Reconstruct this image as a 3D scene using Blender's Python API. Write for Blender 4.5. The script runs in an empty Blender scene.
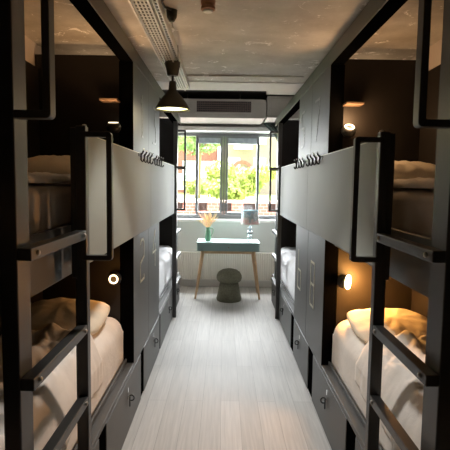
import bpy, bmesh, math, random
from mathutils import Vector, Matrix, noise
sc = bpy.context.scene
COL = sc.collection
random.seed(4)
PI = math.pi

# ------------------------------------------------------------------ materials
def mat(name, color, rough=.5, metal=0., noise_amt=0., nscale=8., bump=0., bscale=60., spec=.5, coat=0.):
    m = bpy.data.materials.new(name); m.use_nodes = True
    nt = m.node_tree; b = nt.nodes['Principled BSDF']
    b.inputs['Base Color'].default_value = (*color, 1)
    b.inputs['Roughness'].default_value = rough
    b.inputs['Metallic'].default_value = metal
    b.inputs['Specular IOR Level'].default_value = spec
    b.inputs['Coat Weight'].default_value = coat
    tc = nt.nodes.new('ShaderNodeTexCoord')
    if noise_amt:
        n = nt.nodes.new('ShaderNodeTexNoise'); n.inputs['Scale'].default_value = nscale; n.inputs['Detail'].default_value = 5
        nt.links.new(tc.outputs['Object'], n.inputs['Vector'])
        r = nt.nodes.new('ShaderNodeMapRange')
        r.inputs['From Min'].default_value = .3; r.inputs['From Max'].default_value = .7
        r.inputs['To Min'].default_value = 1 - noise_amt; r.inputs['To Max'].default_value = 1 + noise_amt
        nt.links.new(n.outputs['Fac'], r.inputs['Value'])
        mx = nt.nodes.new('ShaderNodeVectorMath'); mx.operation = 'SCALE'
        mx.inputs[0].default_value = color
        nt.links.new(r.outputs['Result'], mx.inputs['Scale'])
        nt.links.new(mx.outputs['Vector'], b.inputs['Base Color'])
    if bump:
        n2 = nt.nodes.new('ShaderNodeTexNoise'); n2.inputs['Scale'].default_value = bscale; n2.inputs['Detail'].default_value = 4
        nt.links.new(tc.outputs['Object'], n2.inputs['Vector'])
        bp = nt.nodes.new('ShaderNodeBump'); bp.inputs['Strength'].default_value = bump; bp.inputs['Distance'].default_value = .01
        nt.links.new(n2.outputs['Fac'], bp.inputs['Height']); nt.links.new(bp.outputs['Normal'], b.inputs['Normal'])
    return m

def emat(name, color, strength):
    m = bpy.data.materials.new(name); m.use_nodes = True
    b = m.node_tree.nodes['Principled BSDF']
    b.inputs['Base Color'].default_value = (.8, .8, .8, 1)
    b.inputs['Emission Color'].default_value = (*color, 1); b.inputs['Emission Strength'].default_value = strength
    return m

def glass_mat(name, tint=(1, 1, 1), gloss=.06):
    m = bpy.data.materials.new(name); m.use_nodes = True; nt = m.node_tree
    nt.nodes.remove(nt.nodes['Principled BSDF'])
    out = nt.nodes['Material Output']
    t = nt.nodes.new('ShaderNodeBsdfTransparent'); t.inputs[0].default_value = (*tint, 1)
    g = nt.nodes.new('ShaderNodeBsdfGlossy'); g.inputs['Roughness'].default_value = .02
    mx = nt.nodes.new('ShaderNodeMixShader'); mx.inputs[0].default_value = gloss
    nt.links.new(t.outputs[0], mx.inputs[1]); nt.links.new(g.outputs[0], mx.inputs[2]); nt.links.new(mx.outputs[0], out.inputs[0])
    return m

M = {}
M['frame'] = mat('anthracite_lacquer', (.085, .085, .081), .50, noise_amt=.05, nscale=3, spec=.6)
M['guard'] = mat('guard_panel_lacquer', (.25, .262, .232), .62, noise_amt=.04, nscale=3, spec=.35)
M['steel'] = mat('black_powder_coat', (.020, .020, .0195), .40, spec=.9)
M['inner'] = mat('dark_bunk_lining', (.016, .013, .011), .5, noise_amt=.1, spec=.3)
M['plinth'] = mat('black_plinth', (.012, .012, .012), .7)
M['black'] = mat('satin_black', (.012, .012, .012), .4)
M['chrome'] = mat('brushed_chrome', (.7, .7, .68), .25, metal=1)
M['number'] = mat('brass_paint', (.62, .60, .47), .45, noise_amt=.25, nscale=40)
M['numberfaint'] = mat('worn_grey_paint', (.20, .20, .18), .5, noise_amt=.5, nscale=60)
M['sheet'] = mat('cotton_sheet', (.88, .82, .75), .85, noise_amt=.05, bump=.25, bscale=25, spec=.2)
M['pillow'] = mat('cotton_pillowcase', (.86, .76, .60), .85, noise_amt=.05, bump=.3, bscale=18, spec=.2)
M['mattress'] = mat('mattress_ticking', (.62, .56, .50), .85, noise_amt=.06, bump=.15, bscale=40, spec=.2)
M['quilt'] = mat('quilted_white', (.85, .85, .86), .8, noise_amt=.05, nscale=14, bump=.5, bscale=12)
M['galv'] = mat('galvanised_steel', (.74, .75, .75), .45, metal=.5, noise_amt=.12, nscale=30)
M['alu'] = mat('window_aluminium', (.17, .18, .185), .5, metal=.1)
M['white'] = mat('white_paint', (.88, .88, .86), .6, noise_amt=.02)
M['rad'] = mat('radiator_cream', (.90, .88, .82), .45)
M['plaster'] = mat('wall_plaster', (.70, .73, .71), .8, noise_amt=.03, nscale=2, bump=.08, bscale=40)
M['sidewall'] = mat('side_wall_paint', (.62, .55, .50), .8, noise_amt=.03, nscale=2)
M['duct'] = mat('duct_metal', (.28, .26, .225), .42, metal=.35, noise_amt=.05)
M['vent'] = mat('vent_brown', (.035, .022, .018), .6)
M['wood'] = mat('pale_oak', (.66, .44, .25), .45, noise_amt=.12, nscale=20)
M['shelfwood'] = mat('dark_shelf_wood', (.16, .10, .06), .6)
M['desk'] = mat('sage_paint', (.27, .40, .38), .4, noise_amt=.03)
M['desktop'] = mat('pale_green_top', (.30, .45, .43), .4)
M['olive'] = mat('olive_boucle', (.19, .185, .13), .95, noise_amt=.25, nscale=60, bump=.6, bscale=120)
M['jug'] = mat('green_glaze', (.24, .46, .30), .25, noise_amt=.1)
M['grass1'] = mat('dried_grass_straw', (.92, .76, .42), .8)
M['grass2'] = mat('dried_grass_pink', (.92, .62, .52), .8)
M['copper'] = mat('copper_brown', (.32, .17, .10), .35, metal=.6)
M['shade'] = mat('lampshade_dark_olive', (.030, .030, .018), .5)
M['curtain'] = mat('curtain_grey_green', (.16, .21, .20), .85, noise_amt=.2, nscale=10)
M['blind'] = mat('blind_box_blue_grey', (.33, .38, .42), .6, noise_amt=.15, nscale=20)
M['glassball'] = glass_mat('clear_glass', (.80, .85, .88), .38)
M['pane'] = glass_mat('window_glass', (1, 1, 1), .04)
M['ring'] = emat('led_ring_warm', (1, .82, .52), 1.7)
M['fillglow'] = emat('added_fill_warm', (1, .66, .38), 3.2)  # added warm glow that brightens the ceiling over the bunks
M['painted_shade'] = mat('matt_black_painted_shade', (.002, .002, .002), .9, spec=0)  # near-black that paints shade onto jambs, fascia undersides and drawer slots
M['disc'] = emat('led_disc_warm', (1, .70, .30), 14)
M['bulb'] = emat('pendant_bulb', (1, .93, .42), 1.5)
M['shadein'] = mat('shade_inner_cream', (.85, .80, .50), .6)
M['spotw'] = mat('spot_diffuser', (.85, .84, .8), .5)
M['grill'] = mat('screw_metal', (.35, .33, .30), .35, metal=1)
# outside
M['shadeceil'] = mat('ceiling_with_painted_shade', (.06, .055, .05), .8)  # dark tone paints in the shade above the air duct
M['brick'] = None
M['foliage'] = mat('tree_leaves', (.24, .34, .13), .8, noise_amt=.3, nscale=.6)
M['bush'] = mat('bush_leaves', (.34, .40, .10), .8, noise_amt=.3, nscale=.8)
M['bark'] = mat('bark', (.22, .16, .10), .9)
M['creamwall'] = mat('cream_render', (.27, .225, .185), .9, noise_amt=.06, nscale=1)
M['whitewin'] = mat('white_window_frame', (.85, .85, .85), .5)
M['darkglass'] = mat('facade_glass', (.30, .36, .42), .2)
M['carpaint'] = mat('silver_car_paint', (.50, .54, .60), .3, metal=.3)
M['tyre'] = mat('tyre_rubber', (.03, .03, .03), .8)
M['lawn'] = mat('lawn', (.23, .29, .06), .9, noise_amt=.2, nscale=.7)
M['rooftile'] = mat('roof_tile', (.35, .15, .10), .8)
M['open'] = mat('wall_opening_dark', (.10, .07, .06), .9)

def brick_material():
    m = bpy.data.materials.new('red_brick'); m.use_nodes = True; nt = m.node_tree; b = nt.nodes['Principled BSDF']
    tc = nt.nodes.new('ShaderNodeTexCoord'); mp = nt.nodes.new('ShaderNodeMapping'); mp.inputs['Rotation'].default_value = (PI/2, 0, 0)
    br = nt.nodes.new('ShaderNodeTexBrick'); br.inputs['Scale'].default_value = 3.2
    br.inputs['Color1'].default_value = (.28, .09, .06, 1); br.inputs['Color2'].default_value = (.26, .09, .06, 1); br.inputs['Mortar'].default_value = (.34, .26, .22, 1)
    nt.links.new(tc.outputs['Object'], mp.inputs['Vector']); nt.links.new(mp.outputs[0], br.inputs['Vector']); nt.links.new(br.outputs['Color'], b.inputs['Base Color'])
    b.inputs['Roughness'].default_value = .9
    return m
M['brick'] = brick_material()

def floor_material():
    m = bpy.data.materials.new('grey_wood_plank_floor'); m.use_nodes = True; nt = m.node_tree; b = nt.nodes['Principled BSDF']
    tc = nt.nodes.new('ShaderNodeTexCoord')
    mp = nt.nodes.new('ShaderNodeMapping'); mp.inputs['Rotation'].default_value = (0, 0, PI/2)
    br = nt.nodes.new('ShaderNodeTexBrick'); br.inputs['Scale'].default_value = 1.0
    br.inputs['Brick Width'].default_value = 1.3; br.inputs['Row Height'].default_value = .13; br.inputs['Mortar Size'].default_value = .0012
    br.inputs['Color1'].default_value = (.53, .515, .49, 1); br.inputs['Color2'].default_value = (.46, .445, .42, 1); br.inputs['Mortar'].default_value = (.26, .25, .24, 1)
    nt.links.new(tc.outputs['Object'], mp.inputs['Vector']); nt.links.new(mp.outputs[0], br.inputs['Vector'])
    mp2 = nt.nodes.new('ShaderNodeMapping'); mp2.inputs['Scale'].default_value = (38, 1.6, 1)
    nt.links.new(tc.outputs['Object'], mp2.inputs['Vector'])
    n = nt.nodes.new('ShaderNodeTexNoise'); n.inputs['Scale'].default_value = 1.6; n.inputs['Detail'].default_value = 6; n.inputs['Distortion'].default_value = .6
    nt.links.new(mp2.outputs[0], n.inputs['Vector'])
    cr = nt.nodes.new('ShaderNodeMapRange'); cr.inputs['From Min'].default_value = .3; cr.inputs['From Max'].default_value = .7; cr.inputs['To Min'].default_value = .88; cr.inputs['To Max'].default_value = 1.12
    nt.links.new(n.outputs['Fac'], cr.inputs['Value'])
    vm = nt.nodes.new('ShaderNodeVectorMath'); vm.operation = 'SCALE'
    nt.links.new(br.outputs['Color'], vm.inputs[0]); nt.links.new(cr.outputs['Result'], vm.inputs['Scale'])
    nt.links.new(vm.outputs['Vector'], b.inputs['Base Color'])
    b.inputs['Roughness'].default_value = .42
    rr = nt.nodes.new('ShaderNodeMapRange'); rr.inputs['To Min'].default_value = .55; rr.inputs['To Max'].default_value = .7; b.inputs['Specular IOR Level'].default_value = .25
    nt.links.new(n.outputs['Fac'], rr.inputs['Value']); nt.links.new(rr.outputs['Result'], b.inputs['Roughness'])
    bp = nt.nodes.new('ShaderNodeBump'); bp.inputs['Strength'].default_value = .12; bp.inputs['Distance'].default_value = .004
    nt.links.new(n.outputs['Fac'], bp.inputs['Height']); nt.links.new(bp.outputs['Normal'], b.inputs['Normal'])
    return m
M['floor'] = floor_material()

def concrete_material():
    m = bpy.data.materials.new('raw_concrete_ceiling'); m.use_nodes = True; nt = m.node_tree; b = nt.nodes['Principled BSDF']
    tc = nt.nodes.new('ShaderNodeTexCoord')
    n1 = nt.nodes.new('ShaderNodeTexNoise'); n1.inputs['Scale'].default_value = 2.2; n1.inputs['Detail'].default_value = 8; n1.inputs['Roughness'].default_value = .65
    nt.links.new(tc.outputs['Object'], n1.inputs['Vector'])
    r1 = nt.nodes.new('ShaderNodeValToRGB')
    r1.color_ramp.elements[0].position = .32; r1.color_ramp.elements[0].color = (.36, .33, .28, 1)
    r1.color_ramp.elements[1].position = .72; r1.color_ramp.elements[1].color = (.72, .69, .63, 1)
    nt.links.new(n1.outputs['Fac'], r1.inputs['Fac'])
    n2 = nt.nodes.new('ShaderNodeTexNoise'); n2.inputs['Scale'].default_value = 6.5; n2.inputs['Detail'].default_value = 9; n2.inputs['Roughness'].default_value = .75; n2.inputs['Distortion'].default_value = .8
    nt.links.new(tc.outputs['Object'], n2.inputs['Vector'])
    r2 = nt.nodes.new('ShaderNodeValToRGB')
    r2.color_ramp.elements[0].position = .585; r2.color_ramp.elements[0].color = (0, 0, 0, 1)
    r2.color_ramp.elements[1].position = .62; r2.color_ramp.elements[1].color = (1, 1, 1, 1)
    nt.links.new(n2.outputs['Fac'], r2.inputs['Fac'])
    mx = nt.nodes.new('ShaderNodeMix'); mx.data_type = 'RGBA'
    nt.links.new(r2.outputs['Color'], mx.inputs[0]); nt.links.new(r1.outputs['Color'], mx.inputs[6]); mx.inputs[7].default_value = (.97, .95, .92, 1)
    nt.links.new(mx.outputs[2], b.inputs['Base Color'])
    b.inputs['Roughness'].default_value = .6
    bp = nt.nodes.new('ShaderNodeBump'); bp.inputs['Strength'].default_value = .35; bp.inputs['Distance'].default_value = .006
    nt.links.new(n2.outputs['Fac'], bp.inputs['Height']); nt.links.new(bp.outputs['Normal'], b.inputs['Normal'])
    return m
M['concrete'] = concrete_material()

def shade_material():
    m = bpy.data.materials.new('patterned_lampshade_fabric'); m.use_nodes = True; nt = m.node_tree; b = nt.nodes['Principled BSDF']
    tc = nt.nodes.new('ShaderNodeTexCoord')
    n = nt.nodes.new('ShaderNodeTexNoise'); n.inputs['Scale'].default_value = 16; n.inputs['Detail'].default_value = 2
    nt.links.new(tc.outputs['Object'], n.inputs['Vector'])
    sx = nt.nodes.new('ShaderNodeSeparateXYZ'); nt.links.new(tc.outputs['Object'], sx.inputs[0])
    ma = nt.nodes.new('ShaderNodeMath'); ma.operation = 'MULTIPLY_ADD'; ma.inputs[1].default_value = 2.4; ma.inputs[2].default_value = -.70
    nt.links.new(sx.outputs['Z'], ma.inputs[0])
    ad = nt.nodes.new('ShaderNodeMath'); ad.operation = 'ADD'; nt.links.new(ma.outputs[0], ad.inputs[0]); nt.links.new(n.outputs['Fac'], ad.inputs[1])
    r = nt.nodes.new('ShaderNodeValToRGB'); e = r.color_ramp.elements
    e[0].position = .2; e[0].color = (.80, .76, .62, 1); e[1].position = .95; e[1].color = (.72, .88, .93, 1)
    for p, c in ((.36, (.90, .60, .60, 1)), (.48, (.95, .84, .80, 1)), (.60, (.50, .66, .64, 1)), (.72, (.88, .92, .94, 1)), (.84, (.42, .66, .76, 1))):
        x = e.new(p); x.color = c
    nt.links.new(ad.outputs[0], r.inputs['Fac']); nt.links.new(r.outputs['Color'], b.inputs['Base Color'])
    b.inputs['Roughness'].default_value = .8
    return m
M['lampfabric'] = shade_material()

# ------------------------------------------------------------------ helpers
def obj(name, bm, m, parent=None, origin=None, smooth=False, bevel=0., seg=2):
    me = bpy.data.meshes.new(name)
    pw = Vector((0, 0, 0))
    p = parent
    while p is not None:
        pw = pw + p.location; p = p.parent
    o_w = Vector(origin) if origin is not None else pw
    bmesh.ops.translate(bm, verts=bm.verts, vec=-o_w)
    bmesh.ops.recalc_face_normals(bm, faces=bm.faces)
    if smooth:
        for f in bm.faces: f.smooth = True
    bm.to_mesh(me); bm.free()
    o = bpy.data.objects.new(name, me); COL.objects.link(o)
    o.data.materials.append(M[m] if isinstance(m, str) else m)
    if parent is not None:
        o.parent = parent
    o.location = o_w - pw
    if bevel:
        b = o.modifiers.new('bevel', 'BEVEL'); b.width = bevel; b.segments = seg; b.limit_method = 'ANGLE'; b.angle_limit = math.radians(40)
    return o

def thing(name, label, cat, loc, group=None):
    o = bpy.data.objects.new(name, None); COL.objects.link(o); o.location = loc; o.empty_display_size = .1
    o['label'] = label; o['category'] = cat
    if group: o['group'] = group
    return o
def tag(o, label, cat, group=None, kind=None):
    o['label'] = label; o['category'] = cat
    if group: o['group'] = group
    if kind: o['kind'] = kind
    return o
def struct(o, label=None, cat=None):
    o['kind'] = 'structure'
    if label: o['label'] = label; o['category'] = cat
    return o

def B(): return bmesh.new()
def box(bm, x0, x1, y0, y1, z0, z1):
    x0, x1 = min(x0, x1), max(x0, x1); y0, y1 = min(y0, y1), max(y0, y1); z0, z1 = min(z0, z1), max(z0, z1)
    v = [bm.verts.new(p) for p in ((x0,y0,z0),(x1,y0,z0),(x1,y1,z0),(x0,y1,z0),(x0,y0,z1),(x1,y0,z1),(x1,y1,z1),(x0,y1,z1))]
    for f in ((0,3,2,1),(4,5,6,7),(0,1,5,4),(1,2,6,5),(2,3,7,6),(3,0,4,7)): bm.faces.new([v[i] for i in f])
    return bm
def bx(*a): return box(B(), *a)
def tube(bm, pts, r, n=10, caps=True, taper=None):
    pts = [Vector(p) for p in pts]; rings = []
    for i, p in enumerate(pts):
        d = (pts[min(i+1, len(pts)-1)] - pts[max(i-1, 0)]).normalized()
        a = d.orthogonal().normalized() if i == 0 else (prev - d * prev.dot(d)).normalized()
        prev = a; b = d.cross(a)
        rr = r if taper is None else r * (1 + (taper - 1) * i / (len(pts) - 1))
        rings.append([bm.verts.new(p + (a*math.cos(t) + b*math.sin(t)) * rr) for t in [2*PI*k/n for k in range(n)]])
    for A, C in zip(rings, rings[1:]):
        for k in range(n): bm.faces.new((A[k], A[(k+1) % n], C[(k+1) % n], C[k]))
    if caps: bm.faces.new(rings[0]); bm.faces.new(rings[-1][::-1])
    return bm
def lathe(bm, c, prof, n=32, rot=None):
    """profile of (r, h) turned around z at c, optional rotation matrix"""
    rings = []
    c = Vector(c)
    for r, h in prof:
        ring = []
        for k in range(n):
            v = Vector((r*math.cos(2*PI*k/n), r*math.sin(2*PI*k/n), h))
            if rot is not None: v = rot @ v
            ring.append(bm.verts.new(c + v))
        rings.append(ring)
    for A, C in zip(rings, rings[1:]):
        for k in range(n): bm.faces.new((A[k], A[(k+1) % n], C[(k+1) % n], C[k]))
    for R_, (r, h) in ((rings[0], prof[0]), (rings[-1], prof[-1])):
        if r < 1e-4: bmesh.ops.pointmerge(bm, verts=R_, merge_co=R_[0].co)
    return bm
def prism(bm, poly, origin, ua, va, wa, t):
    """extrude a 2D polygon (ua,va axes) by t along wa"""
    o = Vector(origin); ua, va, wa = Vector(ua), Vector(va), Vector(wa)
    a = [bm.verts.new(o + ua*p[0] + va*p[1]) for p in poly]; b = [bm.verts.new(o + ua*p[0] + va*p[1] + wa*t) for p in poly]
    n = len(poly)
    bm.faces.new(a); bm.faces.new(b[::-1])
    for i in range(n): bm.faces.new((a[i], a[(i+1) % n], b[(i+1) % n], b[i]))
    return bm
def rrect(x0, x1, y0, y1, r, k=5):
    x0, x1 = min(x0, x1), max(x0, x1)
    pts = []
    for cx, cy, a0 in ((x1-r, y1-r, 0), (x0+r, y1-r, 90), (x0+r, y0+r, 180), (x1-r, y0+r, 270)):
        for i in range(k+1):
            a = math.radians(a0 + 90*i/k); pts.append((cx + r*math.cos(a), cy + r*math.sin(a)))
    return pts
def ring_frame(bm, x0, x1, z0, z1, y0, y1, w, r):
    """rounded rectangular loop in the xz plane, bar width w, thickness y0..y1"""
    A = rrect(x0, x1, z0, z1, r); x0, x1 = min(x0, x1), max(x0, x1)
    C = rrect(x0+w, x1-w, z0+w, z1-w, max(r-w, .003)); n = len(A)
    va = [[bm.verts.new((p[0], y, p[1])) for p in P] for P in (A, C) for y in (y0, y1)]
    for i in range(n):
        j = (i+1) % n
        bm.faces.new((va[0][i], va[0][j], va[1][j], va[1][i])); bm.faces.new((va[2][i], va[3][i], va[3][j], va[2][j]))
        bm.faces.new((va[0][i], va[2][i], va[2][j], va[0][j])); bm.faces.new((va[1][i], va[1][j], va[3][j], va[3][i]))
    return bm
def stroke(bm, pts, w, X, s, d=.002):
    """flat raised stroke on a plane of constant X; pts are (y,z); s is the direction the stroke stands proud"""
    for (y0, z0), (y1, z1) in zip(pts, pts[1:]):
        a = Vector((y1-y0, z1-z0)).normalized(); nrm = Vector((-a.y, a.x)) * w/2; e = a * w/2
        q = [(y0-e.x+nrm.x, z0-e.y+nrm.y), (y1+e.x+nrm.x, z1+e.y+nrm.y), (y1+e.x-nrm.x, z1+e.y-nrm.y), (y0-e.x-nrm.x, z0-e.y-nrm.y)]
        prism(bm, q, (X, 0, 0), (0, 1, 0), (0, 0, 1), (s, 0, 0), d)
    return bm
def fbm(x, y, z): return noise.fractal(Vector((x, y, z)), .9, 2.1, 4)

def soft_box(x0, x1, y0, y1, z0, z1, r, seed, amp, nx=26, ny=70, quilt=False):
    """a mattress or folded cloth block: subdivided rounded slab with creases; closed mesh"""
    bm = B(); x0, x1 = min(x0, x1), max(x0, x1)
    def pt(u, v, top):
        # u,v 0..1
        X = x0 + (x1-x0)*u; Y = y0 + (y1-y0)*v
        ex = max(0, r - min(X-x0, x1-X))/r; ey = max(0, .04 - min(Y-y0, y1-Y))/.04*(.04/r)
        e = min(1., math.hypot(ex, ey)); drop = r*(1 - math.sqrt(max(0, 1 - e*e)))
        n = fbm(X*4+seed, Y*3, seed) * amp
        if quilt: n += .010*abs(math.sin(X*14))*abs(math.sin(Y*14))
        return Vector((X, Y, z1 - drop + n*(1-e*.7))) if top else Vector((X, Y, z0))
    us = [0, .004, .012, .025, .045, .07] + [.1 + .8*i/nx for i in range(nx+1)] + [.93, .955, .975, .988, .996, 1]
    vs = [0, .002, .005, .01, .018] + [.03 + .94*i/ny for i in range(ny+1)] + [.982, .99, .995, .998, 1]
    T = [[bm.verts.new(pt(u, v, True)) for v in vs] for u in us]
    for i in range(len(us)-1):
        for j in range(len(vs)-1): bm.faces.new((T[i][j], T[i+1][j], T[i+1][j+1], T[i][j+1]))
    # sides with ripples
    rim = [T[i][0] for i in range(len(us))] + [T[-1][j] for j in range(1, len(vs))] + [T[i][-1] for i in range(len(us)-2, -1, -1)] + [T[0][j] for j in range(len(vs)-2, 0, -1)]
    prev = rim; H_ = 6
    cx, cy = (x0+x1)/2, (y0+y1)/2
    for k in range(1, H_+1):
        row = []
        for v in rim:
            t = k/H_; z = v.co.z*(1-t) + z0*t
            rip = amp*.2*fbm(v.co.x*9+seed, v.co.y*9, z*5) * math.sin(PI*t)
            dx = (1 if v.co.x > cx else -1)*rip if abs(v.co.x-cx) > (x1-x0)*.49 else 0
            row.append(bm.verts.new((v.co.x+dx, v.co.y, z)))
        for i in range(len(rim)): bm.faces.new((prev[i], prev[(i+1) % len(rim)], row[(i+1) % len(rim)], row[i]))
        prev = row
    bm.faces.new(prev)
    return bm

def pillow_bm(cx, cy, cz, sx, sy, sz, seed, tilt=0., yaw=0., base=None):
    bm = B(); N, K = 40, 24
    R = Matrix.Rotation(yaw, 3, 'Z') @ Matrix.Rotation(tilt, 3, 'X')
    def p(u, v, sgn):  # u,v in -1..1
        e = (1-abs(u)**2.6)*(1-abs(v)**2.4); h = max(0, e)**.5
        X = u*sx*(1-.07*(1-abs(v))**0*abs(v)**2*0 - .05*(1-abs(u))*0); X = u*sx*(1-.10*abs(v)**3); Y = v*sy*(1-.16*abs(u)**3)
        w = fbm(u*1.7+seed, v*1.4, seed*.7)*.009*h - .006*h*abs(noise.noise(Vector((u*3+seed, v*7, 2)))) + .007*math.sin(9*math.atan2(v, u)+seed)*min(1, math.hypot(u, v))*h
        q = R @ Vector((X, Y, sgn*(sz*h) + w))
        q += Vector((cx, cy, cz))
        if base is not None and q.z < base: q.z = base
        return q
    top = [[bm.verts.new(p(-1+2*i/N, -1+2*j/K, 1)) for j in range(K+1)] for i in range(N+1)]
    bot = [[bm.verts.new(p(-1+2*i/N, -1+2*j/K, -1)) for j in range(K+1)] for i in range(N+1)]
    for G, fl in ((top, 0), (bot, 1)):
        for i in range(N):
            for j in range(K):
                q = (G[i][j], G[i+1][j], G[i+1][j+1], G[i][j+1]); bm.faces.new(q if not fl else q[::-1])
    bmesh.ops.remove_doubles(bm, verts=bm.verts, dist=.0015)
    return bm

# ------------------------------------------------------------------ room shell
XL, XR = -.575, .655          # the two bunk faces
WL, WR = -1.19, 1.255         # room side walls
Y0, Y1 = -2.2, 7.05
CE = 4.40                     # far edge of the low concrete slab
struct(obj('floor', bx(WL-.1, WR+.1, Y0-.1, Y1+.1, -.1, 0), 'floor'), 'pale grey wood plank floor of the corridor', 'floor')
struct(obj('ceiling', bx(WL-.1, WR+.1, Y0-.1, CE, 2.41, 2.62), 'concrete'), 'raw concrete ceiling with pale patches', 'ceiling')
c = B(); box(c, WL-.1, .39, 4.06, CE, 2.404, 2.412); box(c, .39, WR+.1, 4.06, 4.56, 2.404, 2.412); box(c, .39, WR+.1, CE+.001, 4.56, 2.412, 2.62)
struct(obj('trim_1', c, 'white'), 'white painted strip along the end of the concrete ceiling', 'trim')
struct(obj('trim_2', tube(B(), [(-.33, 3.80, 2.402), (.62, 3.80, 2.402)], .006), 'concrete'), 'thin conduit ridge across the concrete ceiling', 'trim')
struct(obj('ceiling', bx(WL-.1, WR+.1, CE+.001, Y1+.1, 2.74, 3.05), 'shadeceil'), 'raised ceiling with painted-in shade above the air duct by the window', 'ceiling')
struct(obj('wall_left', bx(WL-.1, WL, Y0-.1, Y1+.1, 0, 2.95), 'sidewall'), 'pale side wall behind the left bunks', 'wall')
struct(obj('wall_right', bx(WR, WR+.1, Y0-.1, Y1+.1, 0, 2.95), 'sidewall'), 'pale side wall behind the right bunks', 'wall')
struct(obj('wall_back', bx(WL, WR, Y0-.1, Y0, 0, 2.45), 'sidewall'), 'wall behind the viewer', 'wall')
# window wall with opening
WX0, WX1, WZ0, WZ1 = -1.02, 1.08, 1.03, 2.30
wf = B()
box(wf, WL, WR, Y1, Y1+.22, -.05, WZ0); box(wf, WL, WR, Y1, Y1+.22, WZ1, 3.0)
box(wf, WL, WX0, Y1, Y1+.22, WZ0, WZ1); box(wf, WX1, WR, Y1, Y1+.22, WZ0, WZ1)
struct(obj('wall_far', wf, 'plaster'), 'pale wall around the window', 'wall')
struct(obj('trim_3', bx(WL+.005, WR-.005, Y1-.16, Y1, 2.315, 2.375), 'white', bevel=.004), 'white lintel ledge above the window', 'trim')
struct(obj('trim_4', bx(WX0-.05, WX1+.05, Y1-.13, Y1+.1, .985, 1.025), 'white', bevel=.004), 'white window sill', 'trim')
struct(obj('baseboard_far', bx(WL+.005, WR-.005, Y1-.02, Y1, 0, .10), 'white', bevel=.003), 'white skirting below the radiator', 'baseboard')

win = bpy.data.objects.new('window_1', None); COL.objects.link(win); win.location = (0, Y1+.05, WZ0); win['kind'] = 'structure'
win['label'] = 'wide grey aluminium window with two opening sashes'; win['category'] = 'window'
yw = Y1+.02
f = B(); box(f, WX0, WX1, yw, yw+.07, WZ0, WZ0+.055); box(f, WX0, WX1, yw, yw+.07, WZ1-.045, WZ1)
box(f, WX0, WX0+.05, yw, yw+.07, WZ0+.055, WZ1-.045); box(f, WX1-.05, WX1, yw, yw+.07, WZ0+.055, WZ1-.045)
obj('window_frame', f, 'alu', win, bevel=.004)
obj('centre_mullion', bx(-.018, .014, yw+.012, yw+.07, WZ0+.0555, WZ1-.0455), 'alu', win)
for a, b_, nm in ((-.425, -.022, 'left'), (.018, .522, 'right')):
    s = B(); t = .038; z0, z1 = WZ0+.058, WZ1-.048
    box(s, a, b_, yw-.02, yw+.05, z0, z0+t); box(s, a, b_, yw-.02, yw+.05, z1-t*.6, z1)
    box(s, a, a+t, yw-.02, yw+.05, z0+t, z1-t*.6); box(s, b_-t, b_, yw-.02, yw+.05, z0+t, z1-t*.6)
    so = obj('sash', s, 'alu', win, bevel=.004)
    obj('pane', bx(a+t, b_-t, yw+.02, yw+.024, z0+t, z1-t), 'pane', so)
    obj('blind_cassette', bx(a+t, b_-t, yw-.012, yw+.018, z1-.105, z1-t*.6), 'blind', so, bevel=.006)
    obj('window_handle', tube(B(), [((b_-.02) if nm == 'left' else a+.02, yw-.045, WZ0+.12), ((b_-.02) if nm == 'left' else a+.02, yw-.045, WZ0+.26)], .008), 'black', so)
for a, b_ in ((WX0+.052, -.428), (.525, WX1-.052)):
    obj('fixed_pane', bx(a, b_, yw+.02, yw+.024, WZ0+.056, WZ1-.046), 'pane', win)

# ------------------------------------------------------------------ bunk units
def glyph(ch):
    """tall thin figures in a 0..1 box, x to the reader's right, y up"""
    return {'1': [[(.25, .80), (.55, 1), (.55, 0)], [(.35, 0), (.75, 0)]],
            '2': [[(0, .90), (.25, 1), (.75, 1), (1, .9), (1, .56), (0, .44), (0, 0), (1, 0), (1, .08)]],
            '3': [[(0, 1), (1, 1), (.45, .58), (1, .46), (1, .04), (.85, 0), (0, 0)]],
            '4': [[(.7, 1), (0, .42), (1, .42)], [(.7, .62), (.7, 0)]],
            '5': [[(1, 1), (.05, 1), (.05, .56), (.95, .52), (.95, .04), (.8, 0), (0, 0)]],
            '6': [[(.15, 1), (.05, .5), (.05, 0), (1, 0), (1, .5), (.05, .5)]],
            '7': [[(0, 1), (1, 1), (1, .86), (.35, 0)]],
            '8': [[(.05, 1), (.95, 1), (.95, 0), (.05, 0), (.05, 1)], [(.05, .5), (.95, .5)]]}[ch]

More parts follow.
